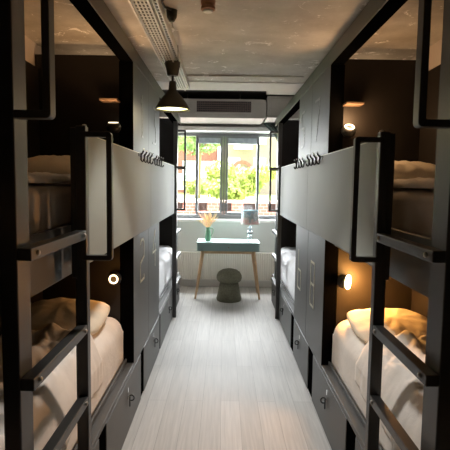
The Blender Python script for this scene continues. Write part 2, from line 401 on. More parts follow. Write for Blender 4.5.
def bunk(side, far, label, n_up, n_low, bright_lo, bright_up):
    s = -1 if side == 'left' else 1
    XF = XL if s < 0 else XR
    XW = (WL + .006) if s < 0 else (WR - .006)
    D = abs(XW - XF)
    X = lambda w: XF + s*w
    Y = lambda u: 3.6 + u if far else 3.6 - u
    e = .0015
    def U(bm, u0, u1, w0, w1, z0, z1): return box(bm, X(w0), X(w1), Y(u0), Y(u1), z0, z1)
    root = thing('bunk_bed_unit', label, 'bunk bed', (X(.3), Y(1.5), 0), 'built-in black bunk bed units along the corridor')
    END = 2.6; TOP = 2.398
    k = .045 if (s > 0 and not far) else 0; kn = .065 if (s > 0 and not far) else 0
    # carcass linings
    c = B()
    U(c, e, .57, .0755, D, 0.36, 2.16)
    obj('cabinet_core', c, 'inner', root)
    obj('head_panel', U(B(), .5705, .6, .0755, D, .36, 2.335), 'inner', root)
    obj('added_fill_strip', U(B(), .10, .50, .25, .29, 2.1605, 2.18), 'fillglow', root)  # hidden glowing strip added to light the ceiling behind the head panel
    hz = 2.43 if far else 2.33
    obj('end_panel', U(B(), END-.03, END, .03, D, .34, 2.385 if far else 2.33), 'inner', root)
    obj('back_panel', U(B(), .6+e, END-.031, D-.02, D, .34, 2.25), 'inner', root)
    # frame: fascia, cabinet face, end post
    obj('fascia', U(B(), e, END, 0, .075, 2.305, TOP), 'frame', root, bevel=.003)
    obj('fascia_shade_strip', U(B(), .601, END-.001, .0755, .079, 2.306, TOP), 'painted_shade', root)  # dark strips paint shade on the inside and underside of the fascia
    obj('fascia_shade_strip', U(B(), .601, END-.001, .004, .079, 2.301, 2.3045), 'painted_shade', root)
    obj('painted_shade', U(B(), .6005, .604, .001, .088, .375, 2.300), 'painted_shade', root)  # black plate paints shade over the jamb facing the lamp
    # face of the closed section
    pan = obj('cabinet_front', U(B(), e, .6, 0, .075, .345, 2.303), 'frame', root, bevel=.003)
    for ch, z0, z1, mt in ((n_up, 1.87, 2.15, 'numberfaint'), (n_low, .86, 1.15, 'number') if s < 0 else (n_low, .67, .99, 'number')):
        g = B(); wd = .15 if ch != '4' else .20
        uc = .29 if s < 0 else .22
        yc = Y(uc)
        if ch in '56': yc = Y(.37)
        for pl in glyph(ch):
            # reader faces the panel: right-hand side of the reader is +Y on the left face, -Y on the right face
            pts = [(yc + (1 if s < 0 else -1)*(px-.5)*wd, z0 + (z1-z0)*pz) for px, pz in pl]
            stroke(g, pts, .016, XF - s*.0002, -s, .0022)
        no = obj('number', g, mt, pan)
        no['label'] = ('pale brass painted figure' if mt == 'number' else 'faint grey painted figure')
    # posts
    obj('bunk_post', U(B(), 2.21-kn*1.25, 2.30-kn, 0, .05, .345, 2.303), 'steel', root, bevel=.004)
    obj('ladder_post', U(B(), 1.73-k, 1.77-k, -.04, -.0005, .0, 1.765), 'steel', root, bevel=.003)
    obj('post_stiffener', U(B(), 1.735-k, 1.765-k, 0.0, .022, 1.17, 1.76), 'steel', root, bevel=.003)
    obj('post_cap', lathe(B(), (X(-.03), Y(1.75-k), 1.765), [(.010, 0), (.009, .006), (0, .009)], 14), 'chrome', root, smooth=True)
    obj('ladder_base_post', U(B(), 1.735-k, 1.765-k, -.0, .008, .34, 1.169), 'steel', root)
    # rungs
    for z in (1.345, .968, .672, .36):
        r = obj('rung', U(B(), 1.7715-k, 2.30-kn, -.04, -.0005, z-.018, z+.018), 'steel', root, bevel=.003)
        for u in (1.80-k, 2.255-kn):
            q = Matrix.Rotation(-s*PI/2, 3, 'Y')
            obj('screw', lathe(B(), (X(-.04), Y(u), z), [(0, .007), (.007, .006), (.009, .002), (.009, -.002)], 14, q), 'grill', r, smooth=True)
    # handle loops reaching into the corridor
    ys = sorted((Y(1.744-k), Y(1.772-k)))
    obj('grab_handle', ring_frame(B(), X(-.14), X(-.018), 1.243, 1.744, ys[0], ys[1], .021, .014), 'steel', root, bevel=.002)
    ys = sorted((Y(2.256-kn), Y(2.298-kn)))
    obj('grab_handle', ring_frame(B(), X(-.10), X(.026), 1.722, 2.205, ys[0], ys[1], .022, .014), 'steel', root, bevel=.002)
    # guard panel in front of the face
    gp = obj('guard_panel', U(B(), e, 1.70-k, -.018, -.0005, 1.212, 1.742), 'guard', root, bevel=.003)
    gp2 = obj('guard_edge_highlight', U(B(), e, 1.70-k, -.019, -.0005, 1.742, 1.746), 'number', root)  # pale strip paints a highlight along the panel's top edge
    gp2['label'] = 'thin light top edge with painted highlight'
    # upper bed rail and deck, lower deck
    obj('upper_bed_rail', U(B(), .6045, 2.566, .06, .085, 1.165, 1.37), 'frame', root, bevel=.002)
    obj('upper_deck', U(B(), .6045, 2.566, .086, D-.021, 1.33, 1.355), 'inner', root)
    obj('lower_deck', U(B(), .6045, 2.566, .0, D-.021, .345, .372), 'frame', root, bevel=.003)
    obj('lower_bed_lip', U(B(), .6045, 2.566, .045, .058, .373, .40), 'frame', root, bevel=.002)
    # plinth and drawers
    obj('plinth', U(B(), e, END, .04, D, 0.0, .342), 'plinth', root)
    spans = [(2.27, 3.25), (1.02, 2.13)] if not far else [(3.38, 4.22), (4.285, 5.33), (5.36, 6.18)]
    if s > 0: spans = [(2.35, 3.27), (1.02, 2.18)] if not far else [(3.46, 4.19), (4.36, 5.33), (5.36, 6.18)]
    if s < 0 and not far: spans[0] = (2.27, 3.25)
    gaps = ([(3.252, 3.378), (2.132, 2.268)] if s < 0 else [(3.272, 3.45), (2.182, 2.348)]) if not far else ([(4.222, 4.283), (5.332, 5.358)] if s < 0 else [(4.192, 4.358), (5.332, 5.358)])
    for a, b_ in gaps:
        gp_ = obj('gap_shade_plate', box(B(), X(.003), X(.0395), a, b_, .012, .332), 'painted_shade', root)  # black plate paints shade into the slot between drawers
        obj('levelling_foot', tube(B(), [(X(.012), b_-.02, 0.0), (X(.012), b_-.02, .0115)], .008, 10), 'chrome', gp_)
    locks = [2.80, 1.6] if not far else [3.86, 4.90, 5.75]
    for (a, b_), yl in zip(spans, locks):
        dr = obj('drawer', box(B(), X(-.001), X(.0395), a, b_, .004, .340), 'frame', root, bevel=.003)
        q = Matrix.Rotation(-s*PI/2, 3, 'Y'); zl = .215
        lk = obj('lock', lathe(B(), (X(-.001), yl, zl+.012), [(.009, 0), (.010, .003), (.010, .006), (.006, .008), (0, .008)], 20, q), 'chrome', dr, smooth=True)
        h = B(); tube(h, [(X(-.023) + s*.015*math.cos(t), yl, zl+.012 + .017*math.sin(t)) for t in [2*PI*j/20 for j in range(21)]], .0045, 8)
        box(h, X(-.009), X(-.017), yl-.006, yl+.006, zl-.042, zl+.028)
        obj('ring_pull', h, 'black', lk)
        obj('keyhole_plate', bx(X(-.001), X(-.003), yl-.012, yl+.012, zl+.045, zl+.075), 'chrome', dr)
    # coat hooks on top of the guard panel
    hr = obj('hook_rail', U(B(), .07 if not far else .10, .53 if not far else .56, -.024, -.0195, 1.722, 1.742), 'black', root)
    for hk in range(4):
        u = (.10 if not far else .13) + hk*.128; h = B()
        tube(h, [(X(-.0285), Y(u), 1.745), (X(-.0285), Y(u), 1.700), (X(-.036), Y(u), 1.690), (X(-.044), Y(u), 1.694), (X(-.047), Y(u), 1.708)], .0052, 8)
        tube(h, [(X(-.0285), Y(u), 1.735), (X(-.036), Y(u), 1.742), (X(-.044), Y(u), 1.760)], .0052, 8)
        obj('hook', h, 'black', hr)
        obj('hook_tip', lathe(B(), (X(-.0445), Y(u), 1.764), [(0, -.009), (.009, 0), (0, .009)], 10), 'chrome', hr)
    # shelf + reading lamps on the head panel
    dy = -1 if not far else 1   # lamp direction away from the head panel
    yh = Y(.6)
    for z, up in ((1.885, True), (.945, False)):
        w = .11
        if up: obj('reading_shelf', box(B(), X(.08), X(.19), yh, yh+dy*.10, 2.045, 2.058), 'shelfwood', root, bevel=.002)
        rx = Matrix.Rotation(-dy*PI/2, 3, 'X')
        if s > 0 and not up:
            tl = Matrix.Rotation(math.radians(54), 3, 'Z') if not far else Matrix.Rotation(math.radians(-60), 3, 'Z')
            rot = tl @ rx
        elif s > 0: rot = Matrix.Rotation(math.radians(50)*(-dy), 3, 'X') @ rx if False else Matrix.Rotation(dy*math.radians(52), 3, 'X') @ rx
        elif up: rot = Matrix.Rotation(dy*math.radians(80), 3, 'X') @ rx
        else: rot = rx
        ctr = Vector((X(w), yh+dy*.06, z))
        lb = obj('reading_lamp', lathe(B(), ctr, [(0, -.03), (.030, -.028), (.043, -.012), (.046, .006), (.040, .024), (.030, .030), (0, .030)], 28, rot), 'black', root, smooth=True)
        arm = tube(B(), [(X(w), yh+dy*.003, z), (X(w), yh+dy*.03, z)], .014, 12)
        obj('lamp_arm', arm, 'black', lb)
        disc = (s > 0 and not up)
        prof = [(0, .036), (.046, .036), (.046, .030), (.03, .0295)] if disc else [(.020, .0305), (.021, .034), (.029, .034), (.030, .0305)]
        obj('led_disc' if disc else 'led_ring', lathe(B(), ctr, prof, 28, rot), 'disc' if disc else 'ring', lb)
        br = bright_up if up else bright_lo
        if br > 0:
            up_l = (s < 0 and up)
            ld = bpy.data.lights.new('reading_light', 'SPOT' if up_l else 'POINT'); ld.energy = br; ld.color = (1, .43, .10) if not up else (1, .58, .28); ld.shadow_soft_size = .07
            if up_l: ld.spot_size = math.radians(150); ld.spot_blend = .6
            lo = bpy.data.objects.new('reading_light', ld); COL.objects.link(lo); lo.parent = root
            lo.location = ctr + (rot @ Vector((0, 0, .085))) - root.location
            if up_l: lo.location = ctr + Vector((0, dy*.10, .06)) - root.location; lo.rotation_euler = (PI + dy*.35*(-1), 0, 0)
    return root

bunk('left', False, 'nearest left black bunk bed unit, beds numbered 1 and 2, ladder at left edge', '1', '2', .45, 3.2)
bunk('left', True, 'far left black bunk bed unit by the window, beds numbered 3 and 4', '3', '4', 0, .6)
bunk('right', False, 'nearest right black bunk bed unit, beds numbered 7 and 8, bright reading lamp', '7', '8', 11.0, 3.4)
bunk('right', True, 'far right black bunk bed unit by the window, beds numbered 5 and 6', '5', '6', 0, .6)

# bedding (things resting in the bunks)
def bed(side, far, level, what):
    s = -1 if side == 'left' else 1
    XF = XL if s < 0 else XR; XW = (WL+.03) if s < 0 else (WR-.03)
    X = lambda w: XF + s*w
    Y = lambda u: 3.6 + u if far else 3.6 - u
    w0, w1 = (.066, abs(XW-XF)-.006)
    if level == 'lower': w0 = .066; zb, zt = .3725, (.69 if not far else .73)
    else: w0 = .10; zb, zt = 1.3555, 1.535
    MR = .10 if level == 'lower' else .045
    md = lambda w: MR - math.sqrt(max(0, MR*MR - max(0, MR-(w-w0))**2)) if w-w0 < MR else 0
    ya, yb = sorted((Y(.615), Y(2.55)))
    pos = {('left', False): 'nearest left', ('left', True): 'far left', ('right', False): 'nearest right', ('right', True): 'far right'}[(side, far)]
    seed = {'left': 3, 'right': 11}[side] + (5 if far else 0) + (17 if level == 'upper' else 0)
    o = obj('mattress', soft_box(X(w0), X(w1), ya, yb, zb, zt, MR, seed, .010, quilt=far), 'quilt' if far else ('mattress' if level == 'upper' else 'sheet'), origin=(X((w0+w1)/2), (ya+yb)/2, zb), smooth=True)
    tag(o, ('white quilted ' if far else 'sheeted ') + 'mattress in the %s %s bunk' % (level, pos), 'mattress', 'bunk mattresses')
    if 'p' in what:
        lowr = (side == 'right' and level == 'lower')
        cz = zt + (.050 if lowr else .078); yc = Y(.94)
        o = obj('pillow', pillow_bm(X((w0+w1)/2+.02), yc, cz, (w1-w0)/2*.97, .228 if lowr else .215, .062 if lowr else .080, seed, tilt=math.radians(8 if not far else -8), base=zt+.006), 'pillow', origin=(X((w0+w1)/2), yc, zt+.006), smooth=True)
        tag(o, 'plump pale pillow lying in the %s %s bunk' % (level, pos), 'pillow', 'bunk pillows')
    if 'd' in what:
        # rumpled duvet
        bm = B(); nu, nv = 60, 110
        v0, v1 = sorted((Y(1.175), Y(2.50)))
        wa = w0 + (.012 if level == 'upper' else .02); wb = w1 - .01
        amp = .034 if level == 'lower' else .012
        base = .05 if level == 'lower' else .034
        drop_ = level == 'lower'
        def h(w, y, t, q):
            edge = min(1, min(t, 1-t)/.06); edge2 = min(1, min(q, 1-q)/.05)
            crown = math.sqrt(max(0, 1-(1-edge)**2))*math.sqrt(max(0, 1-(1-edge2)**2))
            rg = lambda a, b, c: 1 - abs(noise.noise(Vector((a, b, c))))*2
            fine = .016*rg(w*7+y*3+seed, y*5-w*2, 1.) + .010*rg(w*15-y*6, y*11+seed, 3.) + .005*rg(w*30, y*24+w*9, 6.)
            wr = fbm(w*3.5+seed, y*2.2+seed*2, .3) + .8*abs(noise.noise(Vector((w*13+seed, y*6, 2.)))) + .55*abs(noise.noise(Vector((w*22+y*8, y*13-w*6, 7.)))) + .4*noise.noise(Vector((w*6+y*9, y*3-w*5, seed)))
            ridge = .035*math.exp(-((t-.42-.06*math.sin(y*3))/.07)**2)*(1+.5*noise.noise(Vector((y*14, w*5, 5))))
            head = .020*math.exp(-((abs(y-Y(1.24)))/.09)**2)*(1+.7*noise.noise(Vector((w*16, y*8, 1))))
            return zt + .010 + crown*(base - .015 + amp*wr*.6 + (ridge + head)*(1 if drop_ else .3) + fine*(1 if drop_ else .5))
        G = []
        drop = .12 if level == 'lower' else .0
        nd = 12 if drop else 0
        for i in range(-nd, nu+1):
            t = max(0, i)/nu; row = []
            for j in range(nv+1):
                q = j/nv; w = wa + (wb-wa)*t; y = v0 + (v1-v0)*q
                hem = .05*noise.noise(Vector((y*3.1, seed, 8)))
                wgy = .03*noise.noise(Vector((w*8, seed, 4)))*(1 if (q > .8 if not far else q < .2) else 0)
                if drop:
                    edge2 = min(1, min(q, 1-q)/.05); cr = math.sqrt(max(0, 1-(1-edge2)**2))
                    fold = .010*abs(noise.noise(Vector((y*16, seed, 2 + i*.04))))*cr
                    if i <= 0:
                        k_ = -i/nd; ww = max(w0 - .005 - fold - .003*math.sin(y*40+seed)*k_, w0-.0195); z = zt - MR + .022 - (drop+hem)*k_
                    else:
                        ww = w; z = h(w, y, max(t, .06), q) - md(w) + .004*(1-min(1, t/.1))
                        if t < .06: r_ = t/.06; ww = w - .018*(1-r_); z = z*(r_**.6) + (zt - MR + .03)*(1-r_**.6)
                else: ww = max(w0+.004, w + .022*noise.noise(Vector((y*7, seed, 0)))*(1-t)**3); z = h(w, y, t, q)
                row.append(bm.verts.new((X(ww), y+wgy, z)))
            G.append(row)
        nu = len(G)-1
        for i in range(nu):
            for j in range(nv): bm.faces.new((G[i][j], G[i+1][j], G[i+1][j+1], G[i][j+1]))
        o = obj('duvet', bm, 'sheet', origin=(X((w0+w1)/2), (v0+v1)/2, zt+.004), smooth=True); sd_ = o.modifiers.new('thick', 'SOLIDIFY'); sd_.thickness = .004; sd_.offset = 0
        tag(o, 'rumpled white duvet spread over the %s %s bunk' % (level, pos), 'duvet', 'bunk duvets')
for sd in ('left', 'right'):
    bed(sd, False, 'lower', 'pd'); bed(sd, False, 'upper', 'pd'); bed(sd, True, 'lower', ''); bed(sd, True, 'upper', '')

# ------------------------------------------------------------------ ceiling: cable tray, pendant, canopy, spot, cable
tr = thing('cable_tray', 'long perforated galvanised cable tray under the concrete ceiling', 'cable tray', (-.37, 2.6, 2.36))
def perforated(bm, x0, x1, y0, y1, z, t, holes_x, pitch, hl, hw):
    """flat strip lying in xy with slots really cut out: cross bars and stringers"""
    xs = [x0]
    for hx in holes_x: xs += [hx-hw/2, hx+hw/2]
    xs.append(x1)
    for i in range(0, len(xs), 2): box(bm, xs[i], xs[i+1], y0, y1, z, z+t)
    for i in range(1, len(xs)-1, 2):
        y = y0
        while y < y1:
            box(bm, xs[i]+.0002, xs[i+1]-.0002, y, min(y1, y+pitch-hl), z+.0002, z+t-.0002); y += pitch
    return bm
obj('tray_bottom', perforated(B(), -.428, -.352, .9, 4.17, 2.362, .0015, [-.417, -.399, -.381, -.363], .040, .027, .0095), 'galv', tr)
s = B(); box(s, -.430, -.428, .9, 4.17, 2.35, 2.408); box(s, -.352, -.350, .9, 4.17, 2.35, 2.408); box(s, -.437, -.430, .9, 4.17, 2.35, 2.352); box(s, -.350, -.343, .9, 4.17, 2.35, 2.352)
obj('tray_side', s, 'galv', tr)
ch = B(); perforated(ch, -.340, -.312, .9, 4.17, 2.372, .0015, [-.326], .040, .027, .012); box(ch, -.342, -.340, .9, 4.17, 2.362, 2.408); box(ch, -.312, -.310, .9, 4.17, 2.362, 2.408)
obj('side_channel', ch, 'galv', tr)

tc_ = B()
for i in range(6): tube(tc_, [(-.42+i*.0125, y_, 2.374 + .003*math.sin(y_*3+i)) for y_ in [.92 + .25*j for j in range(14)]], .0058, 8)
tube(tc_, [(-.326, y_, 2.382) for y_ in (.92, 2.5, 4.15)], .0075, 8)
tag(obj('added_dark_cables', tc_, 'black', origin=(-.39, 2.5, 2.368), smooth=True), 'black cables added inside the galvanised cable tray to darken its holes', 'cables', kind='stuff')  # added so the tray holes look dark against the lit ceiling
pc = Vector((-.357, 3.25, 0))
pn = thing('pendant_lamp', 'dark bell-shaped pendant lamp hanging lit below the cable tray', 'pendant lamp', (pc.x, pc.y, 2.05))
obj('ceiling_canopy', lathe(B(), pc, [(0, 2.3615), (.052, 2.3615), (.050, 2.345), (.036, 2.275), (.030, 2.272), (0, 2.272)], 28), 'shade', pn, smooth=False)
obj('cord', tube(B(), [(pc.x, pc.y, 2.275), (pc.x, pc.y, 2.232)], .008, 10), 'black', pn)
sh = lathe(B(), pc, [(0, 2.236), (.020, 2.236), (.024, 2.226), (.027, 2.180), (.040, 2.160), (.066, 2.132), (.090, 2.100), (.108, 2.070), (.121, 2.046), (.118, 2.046), (.105, 2.069), (.087, 2.098), (.063, 2.129), (.0, 2.150)], 40)
obj('lamp_shade', sh, 'shade', pn, smooth=True)
obj('diffuser', lathe(B(), pc, [(0, 2.066), (.07, 2.064), (.1055, 2.0605), (.1075, 2.0575), (0, 2.056)], 36), 'bulb', pn, smooth=True)
ld = bpy.data.lights.new('pendant_light', 'POINT'); ld.energy = 2; ld.color = (1, .82, .5); ld.shadow_soft_size = .08
lo = bpy.data.objects.new('pendant_light', ld); COL.objects.link(lo); lo.location = (0, 0, -.03); lo.parent = pn

cn = thing('ceiling_canopy', 'small dark cable canopy at top left with a hanging plug', 'canopy', (-.272, 2.43, 2.41))
obj('canopy_shell', lathe(B(), (-.272, 2.43, 0), [(0, 2.4095), (.028, 2.4095), (.024, 2.375), (.012, 2.355), (0, 2.355)], 24), 'shade', cn)
obj('plug', tube(B(), [(-.272, 2.43, 2.357), (-.268, 2.43, 2.325)], .004, 8), 'chrome', cn)
cb = tube(B(), [(-.272, 2.40, 2.402), (-.300, 2.36, 2.400), (-.305, 2.30, 2.402), (-.285, 2.25, 2.403), (-.20, 2.225, 2.403), (-.125, 2.222, 2.403)], .006, 8)
tag(obj('cable', cb, 'black', origin=(-.2, 2.25, 2.40), smooth=True), 'black cable looping along the ceiling to the copper spotlight', 'cable')
sp = thing('ceiling_spotlight', 'copper brown cylinder spotlight fixed to the concrete ceiling', 'spotlight', (-.084, 2.22, 2.41))
obj('spot_body', lathe(B(), (-.084, 2.22, 0), [(0, 2.4095), (.034, 2.4095), (.034, 2.362), (.030, 2.360), (.030, 2.352), (.033, 2.350), (.033, 2.340), (.024, 2.336), (0, 2.336)], 28), 'copper', sp)
obj('spot_diffuser', lathe(B(), (-.084, 2.22, 0), [(0, 2.3355), (.023, 2.3355), (.021, 2.330), (0, 2.329)], 24), 'spotw', sp)
tag(obj('wire', tube(B(), [(-.30, 3.02, 2.4105), (-.298, 3.02, 2.30)], .002, 6), 'black', origin=(-.3, 3.02, 2.409)), 'thin wire end hanging from the ceiling beside the tray', 'wire')

# ------------------------------------------------------------------ air duct and box above the window
ac = thing('air_duct', 'grey metal air duct with brown grille above the window', 'air duct', (0, 6.5, 2.41))
obj('duct_body', prism(B(), rrect(-1.15, .540, 2.41, 2.655, .045), (0, 6.25, 0), (1, 0, 0), (0, 0, 1), (0, 1, 0), .62), 'duct', ac, bevel=.004)
g = B(); gx0, gx1, gz0, gz1 = -.367, .338, 2.485, 2.620
box(g, gx0, gx1, 6.236, 6.249, gz0, gz1)
obj('grille_back', g, 'plinth', ac)
g = B()
for i in range(31): x = gx0 + (gx1-gx0)*i/30; box(g, x-.003, x+.003, 6.228, 6.236, gz0, gz1)
for i in range(6): z = gz0 + (gz1-gz0)*i/5; box(g, gx0, gx1, 6.224, 6.2285, z-.004, z+.004)
obj('grille', g, mat('grille_bars', (.10, .062, .05), .5), ac)
obj('grille_frame', ring_frame(B(), gx0-.018, gx1+.018, gz0-.018, gz1+.018, 6.222, 6.2495, .015, .006), 'duct', ac)
for x in (-.5, .2):
    for y in (6.4, 6.75): obj('hanger_rod', tube(B(), [(x, y, 2.655), (x, y, 2.739)], .006, 8), 'grill', ac)
db = thing('duct_box', 'brownish metal duct box right of the air duct', 'duct box', (.85, 6.6, 2.43))
obj('box_body', prism(B(), rrect(.556, 1.245, 2.435, 2.715, .01), (0, 6.32, 0), (1, 0, 0), (0, 0, 1), (0, 1, 0), .55), 'duct', db, bevel=.004)
obj('box_flange', ring_frame(B(), .60, 1.20, 2.47, 2.68, 6.306, 6.3195, .012, .01), 'duct', db)
for x in (.7, 1.1): obj('hanger_rod', tube(B(), [(x, 6.6, 2.715), (x, 6.6, 2.739)], .006, 8), 'grill', db)

# curtain: slanting grey-green folds at the top right of the window
cu = B(); n = 46
T, Bm = [], []
for i in range(n+1):
    t = i/n; y = 6.84 + .022*math.sin(t*2*PI*9)
    T.append((.545 + .50*t, y, 2.43)); Bm.append((.80 + .34*t, y+.02, 1.30))
rows = []
for k in range(13):
    q = k/12; row = []
    for i in range(n+1):
        a, b_ = Vector(T[i]), Vector(Bm[i]); sl = 1-(1-min(1, q*3.2))**1.6
        p = Vector((a.x + (b_.x-a.x)*sl, a.y + (b_.y-a.y)*q, a.z + (b_.z-a.z)*q)); row.append(cu.verts.new(p))
    rows.append(row)
for k in range(12):
    for i in range(n): cu.faces.new((rows[k][i], rows[k][i+1], rows[k+1][i+1], rows[k+1][i]))
o = obj('curtain', cu, 'curtain', origin=(.85, 6.85, 2.43), smooth=True); sol = o.modifiers.new('thick', 'SOLIDIFY'); sol.thickness = .004
tag(o, 'grey-green curtain gathered at the right side of the window', 'curtain')

# ------------------------------------------------------------------ radiator
ra = thing('radiator', 'long cream panel radiator with vertical ribs under the window', 'radiator', (0, 6.95, .11))
r = B(); x0, x1, z0, z1 = -1.0, 1.08, .125, .52; nf = 62; prof = []
for i in range(nf):
    a = x0 + (x1-x0)*i/nf; w = (x1-x0)/nf
    prof += [(a, 6.935), (a+w*.25, 6.935), (a+w*.38, 6.922), (a+w*.87, 6.922)]
prof += [(x1, 6.935), (x1, 6.95), (x0, 6.95)]
prism(r, prof, (0, 0, z0), (1, 0, 0), (0, 1, 0), (0, 0, 1), z1-z0)
obj('front_panel', r, 'rad', ra)
obj('top_grille', bx(x0, x1, 6.922, 7.03, .521, .532), 'rad', ra, bevel=.002)
obj('rear_panel', bx(x0, x1, 7.0, 7.03, .125, .52), 'rad', ra)
e_ = B(); box(e_, x0-.008, x0-.0005, 6.92, 7.03, .12, .532); box(e_, x1+.0005, x1+.008, 6.92, 7.03, .12, .532); obj('side_cover', e_, 'rad', ra)
for x in (-.7, .8): obj('bracket', bx(x, x+.03, 7.03, 7.049, .2, .45), 'rad', ra)
tag(obj('heating_pipe', tube(B(), [(-1.1, 7.041, .3), (-1.1, 7.041, .1095), (1.12, 7.041, .1095)], .009, 8), 'rad', origin=(0, 7.01, .112), smooth=True), 'thin cream heating pipe along the skirting below the radiator', 'pipe')

# ------------------------------------------------------------------ desk
dx0, dx1, dy0, dy1 = -.350, .487, 6.22, 6.66
dk = thing('desk', 'sage green console desk with wooden splayed legs under the window', 'desk', (.07, 6.44, 0))
obj('desktop', bx(dx0-.006, dx1+.006, dy0-.008, dy1+.005, .757, .772), 'desktop', dk, bevel=.004)
obj('case', bx(dx0, dx1, dy0+.018, dy1, .652, .7565), 'desk', dk, bevel=.004)
dw = obj('drawer', bx(dx0+.012, dx1-.012, dy0, dy0+.0175, .660, .752), 'desk', dk, bevel=.003)
obj('knob', lathe(B(), ((dx0+dx1)/2, dy0-.014, .706), [(0, .014), (.009, .012), (.013, .006), (.008, -.002), (.006, -.0135)], 18, Matrix.Rotation(PI/2, 3, 'X')), 'chrome', dw, smooth=True)
a = B(); box(a, dx0+.05, dx1-.05, dy0+.05, dy0+.075, .615, .6515); box(a, dx0+.05, dx1-.05, dy1-.075, dy1-.05, .615, .6515)
obj('apron', a, 'wood', dk, bevel=.002)
for tx, bx_ in ((dx0+.075, dx0-.018), (dx1-.075, dx1+.012)):
    for ty, by_ in ((dy0+.06, dy0+.03), (dy1-.06, dy1-.03)):
        obj('leg', tube(B(), [(tx, ty, .6515), (bx_, by_, .0)], .024, 16, taper=.55), 'wood', dk, smooth=True)

# pouf
po = thing('stool', 'olive mushroom-shaped fabric stool under the desk', 'stool', (.087, 6.20, 0))
obj('cushion_cap', lathe(B(), (.087, 6.20, 0), [(0, .425), (.05, .423), (.10, .410), (.145, .380), (.166, .340), (.170, .305), (.160, .272), (.135, .252), (0, .250)], 44), 'olive', po, smooth=True)
obj('base', lathe(B(), (.087, 6.20, 0), [(0, .2495), (.118, .249), (.128, .22), (.136, .17), (.150, .10), (.166, .04), (.168, .02), (.160, .0), (0, .0)], 44), 'olive', po, smooth=True)

# jug with dried grass
jc = Vector((-.208, 6.40, .7722))
jg = thing('jug', 'green glazed jug with handle standing on the desk', 'jug', jc)
obj('jug_body', lathe(B(), jc, [(0, 0), (.036, 0), (.040, .01), (.041, .05), (.034, .11), (.027, .155), (.030, .185), (.033, .188), (.030, .186), (.024, .155), (.030, .11), (.036, .05), (.034, .012), (0, .010)], 32), 'jug', jg, smooth=True)
obj('jug_handle', tube(B(), [jc+Vector(p) for p in ((.026, 0, .172), (.052, 0, .180), (.070, 0, .155), (.066, 0, .115), (.050, 0, .080), (.034, 0, .065))], .006, 10), 'jug', jg, smooth=True)
bq = thing('dried_grass_bouquet', 'bouquet of dried straw and pink grasses in the green jug', 'bouquet', jc+Vector((0, 0, .012)))
for k in range(64):
    an = random.uniform(0, 2*PI); sp_ = random.uniform(.03, .17)*(1 if random.random() < .8 else .5); hh = random.uniform(.30, .425)
    tip = jc + Vector((sp_*math.cos(an)*1.05-.01, sp_*math.sin(an)*.6, hh)); st = jc + Vector((.012*math.cos(an), .012*math.sin(an), .014))
    nk = jc + Vector((.016*math.cos(an), .016*math.sin(an), .18))
    bm = B(); mid = nk.lerp(tip, .55)
    tube(bm, [st, nk, mid], .0014, 5)
    d = (tip-mid)
    tube(bm, [mid, mid+d*.3, mid+d*.7, tip], .0065, 6, taper=.25)
    obj('grass_stem', bm, 'grass1' if k % 3 else 'grass2', bq)

# table lamp
lc = Vector((.365, 6.42, .7722))
tl = thing('table_lamp', 'table lamp with clear glass ball base and colourful drum shade on desk', 'table lamp', lc)
obj('foot', lathe(B(), lc, [(0, 0), (.055, 0), (.055, .010), (.02, .016), (0, .016)], 30), 'glassball', tl, smooth=True)
for z, rr in ((.050, .036), (.110, .046), (.172, .036), (.214, .024)):
    obj('glass_ball', lathe(B(), lc+Vector((0, 0, z)), [(0 if k in (0, 12) else rr*math.sin(PI*k/12), -rr*math.cos(PI*k/12)*.88) for k in range(13)], 28), 'glassball', tl, smooth=True)
obj('stem', tube(B(), [lc+Vector((0, 0, .012)), lc+Vector((0, 0, .30))], .0045, 8), 'chrome', tl)
obj('lamp_shade', lathe(B(), lc, [(.126, .235), (.112, .425), (.110, .425), (.124, .235), (.126, .235)], 44), 'lampfabric', tl, smooth=False)
sp2 = B()
for k in range(3): a = 2*PI*k/3; tube(sp2, [lc+Vector((0, 0, .30)), lc+Vector((.118*math.cos(a), .118*math.sin(a), .33))], .002, 6)
obj('shade_spider', sp2, 'chrome', tl)

# ------------------------------------------------------------------ outside
struct(obj('ground', bx(-40, 40, 12.35, 70, -.3, .80), 'lawn'), 'bright green lawn outside the window', 'lawn')
struct(obj('ground', bx(-40, 40, Y1+.25, 11.9, -.3, -.1), mat('gravel', (.45, .42, .38), .9, noise_amt=.2)), 'gravel yard below the window', 'ground')
bw = thing('brick_garden_wall', 'low red brick garden wall with dark openings outside the window', 'garden wall', (0, 12.0, -.1))
w = B(); zo0, zo1 = .93, 1.04
box(w, -6, 6, 11.92, 12.33, -.1, .86); 
xs = [-6 + .62*i for i in range(20)]
for x in xs: box(w, x, x+.30, 11.92, 12.33, .8605, 1.07)
obj('brickwork', w, 'brick', bw)
obj('coping', bx(-6, 6, 11.90, 12.34, 1.071, 1.13), mat('pink_coping', (.62, .42, .36), .8, noise_amt=.1), bw, bevel=.01)
obj('opening_backing', bx(-6, 6, 12.18, 12.22, .8605, 1.07), 'open', bw)

